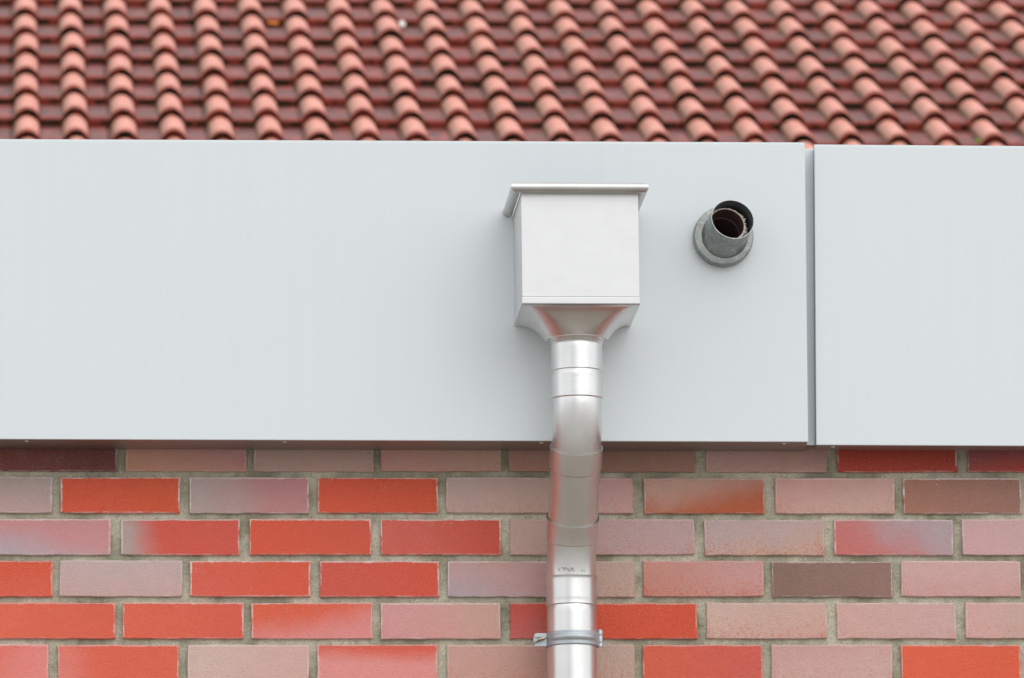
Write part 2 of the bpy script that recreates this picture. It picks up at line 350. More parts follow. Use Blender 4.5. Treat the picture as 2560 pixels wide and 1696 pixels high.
for j in (-1, 6, 7):
    src = BRICKS[[1, 4, 5][(j+3) % 3]] if j < 0 else BRICKS[j-4 if j == 6 else 3]
    rr = random.Random(j); pal = [Rd, R2, MV, BG, PK, (150, 112, 96), (214, 92, 74)]
    BRICKS[j] = [(a, b, rr.choice(pal), rr.choice(pal), (rr.uniform(-1, 1), rr.uniform(-1, 1), 0), (rr.uniform(.3, 1), rr.uniform(0, .6), rr.uniform(0, .5))) for a, b, *_ in src]
hi = 0
taken = {}
for j in sorted(BRICKS):
    for (p0, p1, ca, cb, gr, fx) in BRICKS[j]:
        yc = 1239+104.6*(j-1)
        X0, X1 = at(p0, yc, 0).x, at(p1, yc, 0).x
        L = X1-X0; half = L < .18; hi += 1
        m = (bmesh_half if half else bmesh_long)[hi % (4 if half else 10)]
        o = obj('brick', m, wall)
        o.location = ((X0+X1)/2, random.uniform(-.0008, .0010), rowz(j)+random.uniform(-.0006, .0006))
        o.scale = (L/(.117 if half else .2415), 1, 1)
        o.rotation_euler = (random.uniform(-.004, .004), random.uniform(-.002, .002), random.uniform(-.003, .003))
        o['ca'] = [v*ALB for v in s2l(*dusty(ca))]; o['cb'] = [v*ALB for v in s2l(*dusty(cb))]
        o['grad'] = [float(v) for v in gr]; o['fx'] = [float(v) for v in fx]
        taken.setdefault(j, []).append((X0, X1))
# brickwork of the same wall outside the picture, joined
bm = bmesh.new(); lay = bm.loops.layers.color.new('tint'); rr = random.Random(3)
pal = [Rd, R2, MV, BG, PK, (150, 112, 96), (214, 92, 74), BG]
nrows = int((Z0-.02)/pit)
for j in range(-1, nrows):
    x = WX0 + (.125 if j % 2 else 0)
    lo, hi2 = (min(a for a, b in taken[j]), max(b for a, b in taken[j])) if j in taken else (9, -9)
    while x < WX1-.24:
        if not (x+.24 > lo-.012 and x < hi2+.012):
            add_box(bm, x, x+.2405, 0, .015, rowz(j)-BH/2, rowz(j)+BH/2)
            bm.faces.ensure_lookup_table(); c = (*[v*ALB for v in s2l(*rr.choice(pal))], 1)
            for f in bm.faces[-6:]:
                for l in f.loops: l[lay] = c
        x += .259
obj('outer_bricks', bm_mesh(bm, (M['brick_field'],)), wall, kind='stuff')

# ------------------------------------------------------------------ fascia
YL, YR = -.120, -.094
def fascia(name, c4, Y, depth, xl, xr, label, rivx, trimL=0, trimR=0):
    # c4 = photo corners (left-top, left-bottom, right-top, right-bottom) of the front sheet on the plane Y
    (lt, lb, rt, rb) = c4
    P = [at(*q, Y) for q in (lt, rt, rb, lb)]
    if xl is not None:
        for a, b in ((0, 1), (3, 2)):
            s = (P[b].z-P[a].z)/(P[b].x-P[a].x); P[a] = Vector((xl, Y, P[a].z+s*(xl-P[a].x)))
    if xr is not None:
        for a, b in ((1, 0), (2, 3)):
            s = (P[a].z-P[b].z)/(P[a].x-P[b].x); P[a] = Vector((xr, Y, P[a].z+s*(xr-P[a].x)))
    t = .005
    e = obj(name, None, None, label=label, category='fascia panel', group='pale metal fascia panels along the eave')
    e.location = ((P[2]+P[3])/2)
    off = e.location.copy()
    def prism(nm, quad, dv, bev=0, mat=M['panel']):
        bm = bmesh.new(); a = [bm.verts.new(q-off) for q in quad]; b = [bm.verts.new(q+dv-off) for q in quad]
        bm.faces.new(a); bm.faces.new(b[::-1])
        for i in range(4): bm.faces.new((a[i], b[i], b[(i+1) % 4], a[(i+1) % 4]))
        if bev:
            bm.normal_update(); top = [e_ for e_ in bm.edges if abs(e_.verts[0].co.y-(Y-off.y)) < 1e-5 and abs(e_.verts[1].co.y-(Y-off.y)) < 1e-5 and min(v.co.z for v in e_.verts) > .3]
            bmesh.ops.bevel(bm, geom=top, offset=.0042, segments=5, affect='EDGES')
            bmesh.ops.bevel(bm, geom=[e_ for e_ in bm.edges if e_.calc_face_angle(0) > 1.2], offset=bev, segments=2, affect='EDGES')
        return obj(nm, bm_mesh(bm, (mat,), smooth=bev > 0, autos=10 if bev else None), e)
    prism('front_sheet', P, Vector((0, t, 0)), .0008)
    dz = Vector((0, 0, .0025))
    y1 = Y+t+.0003
    q = lambda p, y, ddx=0, ddz=0: Vector((p.x+ddx, y, p.z+ddz))
    s = prism('soffit', [q(P[3], y1, .001, .0006), q(P[2], y1, -.001, .0006), q(P[2], Y+depth, trimR-.001, .0006), q(P[3], Y+depth, trimL+.001, .0006)], Vector((0, 0, .002)), mat=M['alu'])
    prism('top_flange', [q(P[0], y1, .001, -.003), q(P[1], y1, -.001, -.003), q(P[1], Y+.03, -.001, -.003), q(P[0], Y+.03, .001, -.003)], Vector((0, 0, .002)))
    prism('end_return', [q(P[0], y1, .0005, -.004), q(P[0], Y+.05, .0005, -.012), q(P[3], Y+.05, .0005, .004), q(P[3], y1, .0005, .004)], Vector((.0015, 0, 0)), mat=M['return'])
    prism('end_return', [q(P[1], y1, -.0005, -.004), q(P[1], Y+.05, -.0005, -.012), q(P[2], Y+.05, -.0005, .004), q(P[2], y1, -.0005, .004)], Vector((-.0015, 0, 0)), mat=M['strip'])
    rv = None
    for rx in rivx:
        c = at(rx, 1104+rx*.0022, Y)
        if rv is None:
            bm = bmesh.new(); bmesh.ops.create_uvsphere(bm, u_segments=12, v_segments=6, radius=.0045)
            for v in bm.verts: v.co.z *= .35
            rv = bm_mesh(bm, (M['panel'],), smooth=True)
        r = obj('rivet', rv, s); r.location = Vector((c.x-.004, Y+.022, P[3].z+(P[2].z-P[3].z)*((c.x-P[3].x)/(P[2].x-P[3].x))))-off
    return e, P
FL, PL = fascia('fascia_panel', ((0, 347), (0, 1098), (2012, 355.5), (2020.5, 1104.8)), YL, .112, -1.75, None,
    'long smooth pale grey fascia panel carrying the rainwater hopper and vent pipe', (72, 718, 1360, 1968), trimR=.006)
FR, PR = fascia('fascia_panel', ((2036, 360.5), (2041, 1112.5), (2559, 364.5), (2559, 1115)), YR, .060, None, 1.9,
    'pale grey fascia panel to the right of the narrow vertical joint', (2091, 2700), trimL=.002)
a, b = at(2014, 372, -.06), at(2036, 1113, -.06)
box('joint_strip', PL[1].x-.012, max(PR[0].x, PR[3].x)+.003, -.060, -.056, b.z, a.z, M['strip'], None, .0012,
    label='narrow recessed grey strip closing the vertical joint between the fascia panels', category='joint strip')
box('flat_roof', WX0, WX1, -.03, 5.5, PL[3].z+.16, PL[3].z+.36, M['membrane'], None, kind='structure')
for sx in (-1, 1):  # side walls of the flat-roofed building
    box('side_wall', *(sorted((sx*3.2, sx*3.0))), .25, 5.5, 0, PL[3].z+.155, M['render'], None, kind='structure')

# ------------------------------------------------------------------ rainwater hopper
fl_, fr_ = at(1304.0, 600, -.345).x, at(1597.0, 600, -.345).x
YF, YB = -.345, YL-.0005
zt, zb = at(1450, 487, YF).z, at(1450, 742, YF).z
hop = obj('rainwater_hopper', None, None, label='square zinc rainwater hopper with rolled rim fixed to the fascia above the downpipe', category='rainwater hopper')
HX, HY = (fl_+fr_)/2, (YF+YB)/2
hop.location = (HX, YB, zb)
H = lambda x, y, z: Vector((x-HX, y-YB, z-zb))
def hbox(nm, x0, x1, y0, y1, z0, z1, mat=M['zinc_face'], par=hop, bev=0):
    a, b = H(x0, y0, z0), H(x1, y1, z1)
    return box(nm, a.x, b.x, a.y, b.y, a.z, b.z, mat, par, bev)
tk = .0016
zt2 = zt+.006
hbox('front_sheet', fl_, fr_, YF, YF+tk, zb, zt2, bev=.0006)
hbox('side_sheet', fl_, fl_+tk, YF+tk+.0002, YB, zb, zt2)
hbox('side_sheet', fr_-tk, fr_, YF+tk+.0002, YB, zb, zt2)
def tube_curve(pts, rad, n=24, caps=True):
    vs, fs = [], []
    for i, p in enumerate(pts):
        a = pts[max(i-1, 0)]; b = pts[min(i+1, len(pts)-1)]; T = (b-a).normalized()
        U = Vector((0, 0, 1)); V = T.cross(U).normalized(); U = V.cross(T)
        sc_ = 1.0
        if 0 < i < len(pts)-1:
            ca = (p-a).normalized().dot(T); sc_ = 1/max(ca, .5)
        for q in range(n):
            t = 2*math.pi*q/n; vs.append(p + V*math.cos(t)*rad*sc_ + U*math.sin(t)*rad)
    for i in range(len(pts)-1):
        for q in range(n):
            r = (q+1) % n; fs.append((i*n+q, i*n+r, (i+1)*n+r, (i+1)*n+q))
    if caps: fs.append(tuple(range(n-1, -1, -1))); fs.append(tuple((len(pts)-1)*n+q for q in range(n)))
    return vs, fs
rr_ = .0102
zr_ = at(1450, 469.5, YF-rr_).z
rim_path = [H(fl_-rr_, YB-.001, zr_), H(fl_-rr_, YF-rr_, zr_), H(fr_+rr_*.9, YF-rr_, zr_), H(fr_+rr_*.9, YB-.001, zr_)]
for a, b, e0, e1 in ((0, 1, 0, 1), (1, 2, 1, 1), (2, 3, 1, 0)):   # three mitred lengths of rolled bead
    pa, pb = rim_path[a], rim_path[b]
    vs, fs = tube_curve([pa, pb], rr_, 24)
    d = (pb-pa).normalized(); n = 24
    side = Vector((0, 1, 0)) if a == 1 else Vector((1 if a == 0 else -1, 0, 0))
    for i, v in enumerate(vs):     # mitre: shear the end rings at 45 degrees
        if i < n and e0: vs[i] = v + d*((v-pa).dot(side))*1.0
        if i >= n and e1: vs[i] = v - d*((v-pb).dot(side))*1.0
    m = mesh(vs, fs, (M['zinc_rim'],), True); m.set_sharp_from_angle(angle=math.radians(50))
    obj('rolled_rim', m, hop)
# folded band under the box
zf = at(1450, 761, YF-.004).z
hbox('bottom_fold', fl_-.0012, fr_+.0012, YF-.0035, YB, zf+.0005, zb-.0007, M['zinc_face'], bev=.0022)
# funnel
PY = HY; zn = at(1441, 838, PY-.052).z; PR_ = .0500
def funnel():
    hw, hd = (fr_-fl_)/2-.0005, (YB-YF)/2-.0005
    prm = []  # (square point, circle point)
    for s in range(4):
        a0 = -math.pi/2 + s*math.pi/2           # direction of this side (front, right, back, left)
        ex = {0: (0, -1), 1: (1, 0), 2: (0, 1), 3: (-1, 0)}[s]; tx = {0: (1, 0), 1: (0, 1), 2: (-1, 0), 3: (0, -1)}[s]
        for i in range(-4, 5):
            u = i/4; S = Vector(((ex[0]+tx[0]*u)*hw, (ex[1]+tx[1]*u)*hd)); an = a0+u*.16
            prm.append((S, Vector((math.cos(an), math.sin(an)))*.0620))
        c = Vector(((ex[0]+tx[0])*hw, (ex[1]+tx[1])*hd))
        for i in range(1, 12):
            an = a0+.16+(math.pi/2-.32)*i/12; prm.append((c, Vector((math.cos(an), math.sin(an)))*.0620))
    NR = 18; n = len(prm); vs, fs = [], []
    h = zf-zn
    for k_ in range(NR+1):
        t = k_/NR; wv = t**.92; z = -h*(t**1.75)
        for S, C in prm:
            p = S.lerp(C, wv); vs.append(Vector((p.x, p.y+(PY-YB), z+zf-zb)))
    for k_ in range(NR):
        for q in range(n):
            r = (q+1) % n; f = (k_*n+q, (k_+1)*n+q, (k_+1)*n+r, k_*n+r)
            fs.append(f)
    bm = bmesh.new(); bv = [bm.verts.new(v) for v in vs]
    for f in fs: bm.faces.new([bv[i] for i in f])
    bmesh.ops.remove_doubles(bm, verts=bm.verts, dist=1e-6)
    bmesh.ops.dissolve_degenerate(bm, edges=bm.edges, dist=1e-7)
    return bm_mesh(bm, (M['zinc'],), True, autos=40)
obj('funnel', funnel(), hop)
def lathe(prof, n=64, mats=(M['zinc'],), jit=None):
    vs, fs = [], []
    for r, z in prof:
        for q in range(n):
            t = 2*math.pi*q/n; vs.append((r*math.cos(t), r*math.sin(t), z))
    for i in range(len(prof)-1):
        for q in range(n):
            r = (q+1) % n; fs.append((i*n+q, (i+1)*n+q, (i+1)*n+r, i*n+r))
    m = mesh(vs, fs, mats, True); m.set_sharp_from_angle(angle=math.radians(35)); return m
nk = obj('outlet_collar', lathe([(.0622, .0005), (.0615, -.0015), (.0560, -.0005), (.0530, .001), (.0545, 0), (.0525, -.003), (.0512, -.004), (.0525, -.006), (.0512, -.008), (.0500, -.010), (.0485, -.02), (.0485, -.05)]), hop)
nk.location = H(HX, PY, zn)

# ------------------------------------------------------------------ downpipe
PXt = at(1441.3, 880, PY).x; YW = -.078
z1 = at(1441, 1068, PY).z; z2 = at(1430, 1385, YW).z
PXb = at(1430.3, 1600, YW).x
phi = math.atan2(YW-PY, z1-z2)
def path_points():
    A = Vector((PXt, PY, zn+.0)); B1 = Vector((PXt, PY, z1)); B2 = Vector((PXb, YW, z2)); Cc = Vector((PXb, YW, .02))
    pts = [A]; rb = .21; tl = rb*math.tan(phi/2)
    def arc(B, d0, d1, n=14):
        s, e = B-d0*tl, B+d1*tl; out = []
        for i in range(n+1):     # circular arc through quadratic slerp
            t = i/n; a = phi*t; nrm = (d1-d0*d0.dot(d1)).normalized()
            out.append(s + d0*(rb*math.sin(a)) + nrm*(rb*(1-math.cos(a))))
        return out
    d0 = (B1-A).normalized(); d1 = (B2-B1).normalized(); d2 = (Cc-B2).normalized()
    pts += arc(B1, d0, d1) + arc(B2, d1, d2) + [Cc]
    return pts
PTS = path_points()
cum = [0]
for i in range(1, len(PTS)): cum.append(cum[-1]+(PTS[i]-PTS[i-1]).length)
def on_path(s):
    s = max(0, min(s, cum[-1]))
    for i in range(1, len(PTS)):
        if s <= cum[i] or i == len(PTS)-1:
            t = (s-cum[i-1])/(cum[i]-cum[i-1]); p = PTS[i-1].lerp(PTS[i], t)
            e = 1e-9
            T = (PTS[i]-PTS[i-1]).normalized()
            # smooth tangent
            Tn = (PTS[min(i+1, len(PTS)-1)]-PTS[i]).normalized() if i < len(PTS)-1 else T
            Tp = (PTS[i-1]-PTS[i-2]).normalized() if i > 1 else T
            ta, tb = (T+Tp), (T+Tn)
            return p, ta.normalized().lerp(tb.normalized(), t).normalized()
def front(s, r=.05):
    p, T = on_path(s); N = T.cross(Vector((1, 0, 0))).normalized()
    if N.y > 0: N = -N
    return p+N*r
def find_s(ypx, r=.05):
    lo, hi_ = 0, 1.4
    for _ in range(40):
        mid = (lo+hi_)/2
        if proj(front(mid, r))[1] < ypx: lo = mid
        else: hi_ = mid
    return lo
def pipe_part(name, prof, parent, mat=M['zinc'], n=72, inner=True):
    # prof: list of (s, r)
    vs, fs = [], []
    prof = list(prof)
    full = []
    for i in range(len(prof)-1):
        (s0, r0), (s1, r1) = prof[i], prof[i+1]
        st = max(1, int(abs(s1-s0)/.008)) if s0 < 1.0 else 1
        for q in range(st): full.append((s0+(s1-s0)*q/st, r0+(r1-r0)*q/st))
    full.append(prof[-1])
    for s, r in full:
        p, T = on_path(s); U = Vector((1, 0, 0)); U = (U-T*U.dot(T)).normalized(); V = T.cross(U)
        for q in range(n):
            t = 2*math.pi*q/n; vs.append(p+U*math.cos(t)*r+V*math.sin(t)*r - dp.location)
    for i in range(len(full)-1):
        for q in range(n):
            r = (q+1) % n; fs.append((i*n+q, i*n+r, (i+1)*n+r, (i+1)*n+q))
    m = mesh(vs, fs, (mat,), True); m.set_sharp_from_angle(angle=math.radians(38))
    return obj(name, m, parent)
dp = obj('downpipe', None, None, label='round bright zinc downpipe bending back from the hopper to the brick wall', category='downpipe')
dp.location = Vector((PXb, YW, 0.0))
K = 1.0815
S = lambda yd, r=.05: find_s(yd*K, r)
s_top = S(787); s_b1 = S(851); s_j1 = S(861); s_b2 = S(915); s_r1 = S(1053, .0522); s_c1 = S(1104); s_r2 = S(1221, .0522); s_c2 = S(1264); s_r3 = S(1328, .0512); s_b3 = S(1395)
r0 = .0500
pipe_part('outlet_sleeve', [(s_top, r0-.0012), (s_top+.0005, r0+.0004), (s_top+.002, r0+.0009), (s_b1-.0022, r0+.0009), (s_b1-.0006, r0-.0012), (s_b1+.003, r0-.0012), (s_b1+.007, r0-.0002), (s_j1, r0)], dp)
pipe_part('upper_bend', [(s_j1, r0-.002), (s_j1+.0003, r0+.0010), (s_b2-.0018, r0+.0010), (s_b2, r0-.0018), (s_b2+.004, r0-.0012), (s_b2+.02, r0-.001), (s_r1+.03, r0-.001)], dp)
pipe_part('middle_pipe', [(s_r1+.004, r0-.0009), (s_r1, r0+.0012), (s_r1, r0+.0022), (s_c1-.0015, r0+.0018), (s_c1+.001, r0-.0008), (s_r2+.02, r0-.0006)], dp)
pipe_part('lower_bend', [(s_r2+.004, r0-.0006), (s_r2, r0+.0012), (s_r2, r0+.0022), (s_c2-.0015, r0+.0018), (s_c2+.001, r0-.0008), (s_r3+.02, r0-.0006)], dp)
prof = [(s_r3+.004, r0-.001), (s_r3, r0+.0004), (s_r3+.0004, r0+.0024), (s_r3+.002, r0+.0016)]
q = s_r3+.006
while q < s_b3-.012:
    prof += [(q, r0+.0013), (q+.0016, r0+.00095)]; q += .0032
prof += [(s_b3-.0018, r0+.0015), (s_b3, r0-.0012), (s_b3+.006, r0)]
lo_ = pipe_part('straight_pipe', prof+[(s_b3+.3, r0), (cum[-1], r0)], dp, n=96)
# embossed round mark and the faint ink stamp
def on_surface(px, py, s_est, rad):
    d = (R @ Vector((px-1280, 848-py, -F))).normalized()
    p, T = on_path(s_est); oc = CAM-p
    dd = d-T*d.dot(T); oo = oc-T*oc.dot(T)
    a_, b_, c_ = dd.dot(dd), 2*dd.dot(oo), oo.dot(oo)-rad*rad
    t = (-b_-math.sqrt(b_*b_-4*a_*c_))/(2*a_)
    P_ = CAM+d*t; q_, _ = on_path(s_est); N = (P_-p); N = (N-T*N.dot(T)).normalized(); return P_, N
def strokes(name, lines, s_est, rad, width, mat, parent, lift=.0003):
    bm = bmesh.new()
    for l in lines:
        for (x0, y0), (x1, y1) in zip(l[:-1], l[1:]):
            A_, NA = on_surface(x0, y0, s_est, rad); B_, NB = on_surface(x1, y1, s_est, rad)
            d = (B_-A_).normalized(); sd = d.cross(NA).normalized()*width/2
            A_ -= d*width*.3; B_ += d*width*.3
            lo4 = [A_-sd, A_+sd, B_+sd, B_-sd]
            v0 = [bm.verts.new(p+NA*-.0004-dp.location) for p in lo4]; v1 = [bm.verts.new(p+NA*lift-dp.location) for p in lo4]
            bm.faces.new(v1)
            for i in range(4): bm.faces.new((v0[i], v0[(i+1) % 4], v1[(i+1) % 4], v1[i]))
    return obj(name, bm_mesh(bm, (mat,)), parent)
ring = [[(1444+13*math.cos(a*math.pi/8), 948+20*math.sin(a*math.pi/8)) for a in range(-7, 1)]]
emb = [[(1433+i*.0, 0)] for i in ()]
emb = [[(1438, 939), (1447, 938)], [(1432, 956), (1437, 953), (1441, 955)], [(1442, 957), (1450, 957), (1455, 960)], [(1453, 951), (1458, 950)],
       [(1438, 964), (1452, 963)], [(1434, 966), (1439, 968), (1448, 969)], [(1433, 942), (1437, 938), (1444, 936), (1451, 938)],
       [(1431, 978), (1437, 978)], [(1439, 977), (1444, 977)], [(1450, 978), (1456, 978)], [(1458, 975), (1462, 975)], [(1441, 948), (1444, 947)]]
strokes('embossed_mark', emb, (s_j1+s_b2)/2, r0+.0008, .0012, M['emboss'], dp)
ink = [[(1396, 1421), (1398, 1427)], [(1403, 1420), (1408, 1420), (1409, 1425)], [(1411, 1420), (1416, 1420)], [(1412, 1425), (1415, 1420)],
       [(1417, 1421), (1421, 1427), (1424, 1421)], [(1419, 1424), (1424, 1428)], [(1427, 1428), (1429, 1420), (1433, 1421), (1433, 1424), (1428, 1424)], [(1431, 1424), (1435, 1429)],
       [(1453, 1429), (1455, 1426)], [(1459, 1427), (1462, 1428)]]
strokes('ink_stamp', ink, S(1318), r0-.0003, .0017, M['ink'], dp)

# ------------------------------------------------------------------ pipe clamp
ck = obj('pipe_clamp', None, None, label='galvanised clamp with slotted screw holding the downpipe to the brick wall', category='pipe clamp')
zc1, zc0 = at(1430, 1575, YW-.052).z, at(1430, 1609.5, YW-.052).z
CP = Vector((on_path(find_s(1592))[0].x, YW, (zc0+zc1)/2)); ck.location = CP
hh_ = (zc1-zc0)/2
def band():
    n = 72; vs, fs = [], []; NZ = 14; rb_ = r0+.0016
    for i in range(n+1):
        t = math.pi - i/n*math.pi          # front half, left to right (angles pi..2pi)
        ang = math.pi + i/n*math.pi
        for j in range(NZ+1):
            z = -hh_+2*hh_*j/NZ
            u = (i/n-.18)/.64; e = 0
            if 0 < u < 1:
                env = min(1, u/.1, (1-u)/.12); zz = (z-.0015)/.0062
                e = .0034*env*max(0, 1-zz*zz)
            r = rb_+e; vs.append((r*math.cos(ang), r*math.sin(ang), z))
    m_ = NZ+1
    for i in range(n):
        for j in range(NZ): fs.append((i*m_+j, (i+1)*m_+j, (i+1)*m_+j+1, i*m_+j+1))
    m = mesh(vs, fs, (M['galv'],), True); return m
b_ = obj('front_band', band(), ck); sd_ = b_.modifiers.new('thick', 'SOLIDIFY'); sd_.thickness = .0018; sd_.offset = 1
bk = lathe([(r0+.0006, -hh_), (r0+.0022, -hh_), (r0+.0022, hh_), (r0+.0006, hh_)], 48, (M['galv'],))
bk_o = obj('back_band', bk, ck); 
bm = bmesh.new(); bm.from_mesh(bk); bmesh.ops.delete(bm, geom=[f for f in bm.faces if f.calc_center_median().y < .001], context='FACES'); bm.to_mesh(bk); bm.free()
lx0 = at(1334, 1600, YW-.01).x-CP.x; lx1 = -r0-.0005
zl = lambda y: at(1350, y, YW-.012).z-CP.z
# lug on the left: two folded plates with the screw
bm = bmesh.new()
poly = [(lx1, zl(1616)), (lx0+.004, zl(1616)), (lx0, zl(1604)), (lx0, zl(1594)), (lx0+.004, zl(1583.5)), (lx1, zl(1583.5))]
for y0, y1 in ((-.012, -.009),):
    a = [bm.verts.new((x, y0, z)) for x, z in poly]; c = [bm.verts.new((x, y1, z)) for x, z in poly]
    bm.faces.new(a); bm.faces.new(c[::-1])
    for i in range(6): bm.faces.new((a[i], c[i], c[(i+1) % 6], a[(i+1) % 6]))
add_box(bm, lx0+.0015, lx1, -.0135, -.0121, zl(1616.5), zl(1614.2), .0004); add_box(bm, lx0+.001, lx1, -.0142, -.0121, zl(1594), zl(1592), .0004)
add_box(bm, lx0+.002, lx1, -.0075, -.0045, zl(1615), zl(1584))
obj('lug', bm_mesh(bm, (M['galv'],)), ck)
vs, fs = tube_curve([Vector((lx0+.003, -.0165, zl(1605))), Vector((lx0+.0125, -.020, zl(1600))), Vector((lx0+.0225, -.0165, zl(1595)))], .0030, 16)
vs = [Vector(v) for v in vs]
sm = mesh(vs, fs, (M['brass'],), True); sm.set_sharp_from_angle(angle=math.radians(50)); obj('screw', sm, ck)
# hinge on the right
hx = at(1501, 1595, YW-.01).x-CP.x
zz = [at(1501, y, YW-.012).z-CP.z for y in (1576, 1587.6, 1588.4, 1605.6, 1606.4, 1617.5)]
for a_, b__ in ((0, 1), (2, 3), (4, 5)):
    L_ = abs(zz[a_]-zz[b__]); kn = obj('hinge_knuckle', lathe([(.0002, L_/2+(.0035 if a_ == 0 else 0)), (.0030, L_/2+(.0022 if a_ == 0 else 0)), (.0047, L_/2-.0004), (.0050, L_/2-.001), (.0050, -L_/2+.0006), (.0045, -L_/2), (.0002, -L_/2)], 20, (M['galv'],)), ck)
    kn.location = (hx, -.008, (zz[a_]+zz[b__])/2)
box('hinge_leaf', r0+.001, hx-.003, -.0095, -.0075, zz[5]+.001, zz[0]-.001, M['galv'], ck)
box('wall_bolt', -.004, .004, r0+.002, -YW+.01, -.004, .004, M['galv'], ck)

# ------------------------------------------------------------------ vent pipe
vp = obj('vent_pipe', None, None, label='stubby weathered zinc overflow pipe with a flange poking out of the fascia', category='vent pipe')
VC = at(1810, 588.6, YL-.028); Vb = Vector((VC.x, YL, VC.z)); vp.location = Vb
fl = obj('flange', lathe([(.0592, -.0004), (.0605, -.004), (.0595, -.024), (.0578, -.0275), (.0455, -.029), (.040, -.0285)], 72, (M['zinc_old'],)), vp)
fl.rotation_euler = (math.radians(-90), 0, 0)
# lathe axis z -> pointing: rotate so that -z faces the camera side (-Y)
fl.rotation_euler = (math.radians(-90), 0, 0)
rc = at(1700+845/6.53, 460+571/6.53, YL-.09); bc = at(1700+738/6.53, 460+830/6.53, YL-.028)
ax_c = Vector((.40*.50, .90*.50, .866)).normalized(); axw = (R @ ax_c).normalized()
Lp = .076
base_ = Vector((bc.x, YL-.02, bc.z)); 
rot = Vector((0, 0, 1)).rotation_difference(axw)
def pipe_obj(nm, prof, mat, par, cen, n=64):
    o = obj(nm, lathe(prof, n, (mat,)), par); o.rotation_mode = 'QUATERNION'; o.rotation_quaternion = rot; o.location = cen-Vb; return o
# put the mouth centre where the photo shows it
d_ = (R @ Vector((rc.x, 0, 0)))  # unused
mouth = None; best = 9e9
for i in range(400):
    p = base_+axw*(.03+i*.0003); qx, qy = proj(p); e = (qx-(1700+845/6.53))**2+(qy-(460+571/6.53))**2
    if e < best: best, mouth = e, p
VR = .0437; rid = .0348
Lq = (mouth-base_).length
sl_ = pipe_obj('outer_sleeve', [(VR+.006, -Lq-.02), (VR+.0045, -Lq+.004), (VR+.0012, -Lq+.014), (VR, 0), (VR-.0013, 0)], M['zinc_old'], vp, mouth)
pipe_obj('sleeve_lining', [(VR-.0013, 0), (VR-.0016, -Lq-.02), (rid, -Lq-.021)], M['zinc_inner'], vp, mouth)
imc = mouth-axw*.024
ofs = (R @ Vector((-.0062, .0002, 0)))
ip = pipe_obj('inner_pipe', [(rid+.0012, -.09), (rid+.0012, 0), (rid, 0), (rid-.0004, -.034), (rid-.0022, -.036), (rid-.0022, -.16), (.0005, -.16)], M['rust_pipe'], vp, imc+ofs)
# ragged cut edge of the inner pipe
bm = bmesh.new(); rr = random.Random(11); n = 150
amp = lambda t: .0012+.0042*max(0, math.cos(t-math.radians(10)))**1.2
ring_i, ring_o = [], []
for i in range(n):
    t = 2*math.pi*i/n; a = amp(t)
    ro = rid+.0018+rr.random()*a*(1.3 if rr.random() > .6 else .6)
    ring_i.append(bm.verts.new((rid*math.cos(t), rid*math.sin(t), .0003))); ring_o.append(bm.verts.new((ro*math.cos(t), ro*math.sin(t), rr.uniform(0, .002))))
dn = [bm.verts.new(v.co+Vector((0, 0, -.002))) for v in ring_o]
for i in range(n):
    j = (i+1) % n; bm.faces.new((ring_i[i], ring_i[j], ring_o[j], ring_o[i])); bm.faces.new((ring_o[i], ring_o[j], dn[j], dn[i]))
fo = obj('frayed_rim', bm_mesh(bm, (M['frayed'],)), ip)

# hole in the fascia sheet where the overflow passes
fs_o = [c for c in FL.children if c.name.startswith('front_sheet')][0]
bm = bmesh.new(); bmesh.ops.create_cone(bm, segments=48, radius1=.054, radius2=.054, depth=.1, matrix=Matrix.Translation(Vb-FL.location) @ Matrix.Rotation(math.pi/2, 4, 'X'))
cm = bpy.data.meshes.new('cutter'); bm.to_mesh(cm); bm.free(); cu = bpy.data.objects.new('cutter', cm); sc.collection.objects.link(cu); cu.parent = FL
md = fs_o.modifiers.new('hole', 'BOOLEAN'); md.operation = 'DIFFERENCE'; md.object = cu; md.solver = 'EXACT'
bpy.context.view_layer.update(); dg = bpy.context.evaluated_depsgraph_get()
nm_ = bpy.data.meshes.new_from_object(fs_o.evaluated_get(dg)); fs_o.modifiers.clear(); fs_o.data = nm_
bpy.data.objects.remove(cu)

# ------------------------------------------------------------------ tiled roof behind
ZD = 22.8                                            # distance at which a 150 mm roll pitch has the photo's size
d_mid = R @ Vector((0, 848-190, -F)); OR = CAM+d_mid*(ZD/F)
# slope angle: direction whose vanishing point lies at the measured height
best = None
for i in range(1500, 3500):
    th = math.radians(i/100); c = R.transposed() @ Vector((0, math.cos(th), math.sin(th)))
    vy = 848-F*c.y/-c.z
    if best is None or abs(vy+3787) < best[0]: best = (abs(vy+3787), th)
TH = best[1]
us = Vector((0, math.cos(TH), math.sin(TH))); un = Vector((0, -math.sin(TH), math.cos(TH)))
def on_roof(px, py, lift=0):
    d = R @ Vector((px-1280, 848-py, -F)); O = OR+un*lift
    t = (O-CAM).dot(un)/d.dot(un); return CAM+d*t
def rc_(p): return p.x, (p-OR).dot(us)
RH = .033                                            # roll height
TT = .027                                            # nose thickness
nA, nB = on_roof(68.9, 326, RH+TT), on_roof(2488, 332, RH+TT)
cw = (nB.x-nA.x)/20
row_px = [(74, 321), (68, 271)]
yrow = [rc_(on_roof(x, y, RH+TT))[1] for x, y in ((69, 323), (56, 17))]
gauge = (yrow[1]-yrow[0])/6.0
print('theta', math.degrees(TH), 'roll pitch', cw, 'gauge', gauge, 'phi', math.degrees(phi), 'X top/bot', PXt, PXb)
TW = cw*2
house = obj('house', None, None, label='house roof of salmon red profiled tiles rising behind the grey fascia', category='house')
eave_s = yrow[0]-gauge*3
house.location = Vector((0, (OR+us*eave_s).y+.3, 0))
rf = obj('roof', None, house); rf.rotation_euler = (TH, 0, 0)
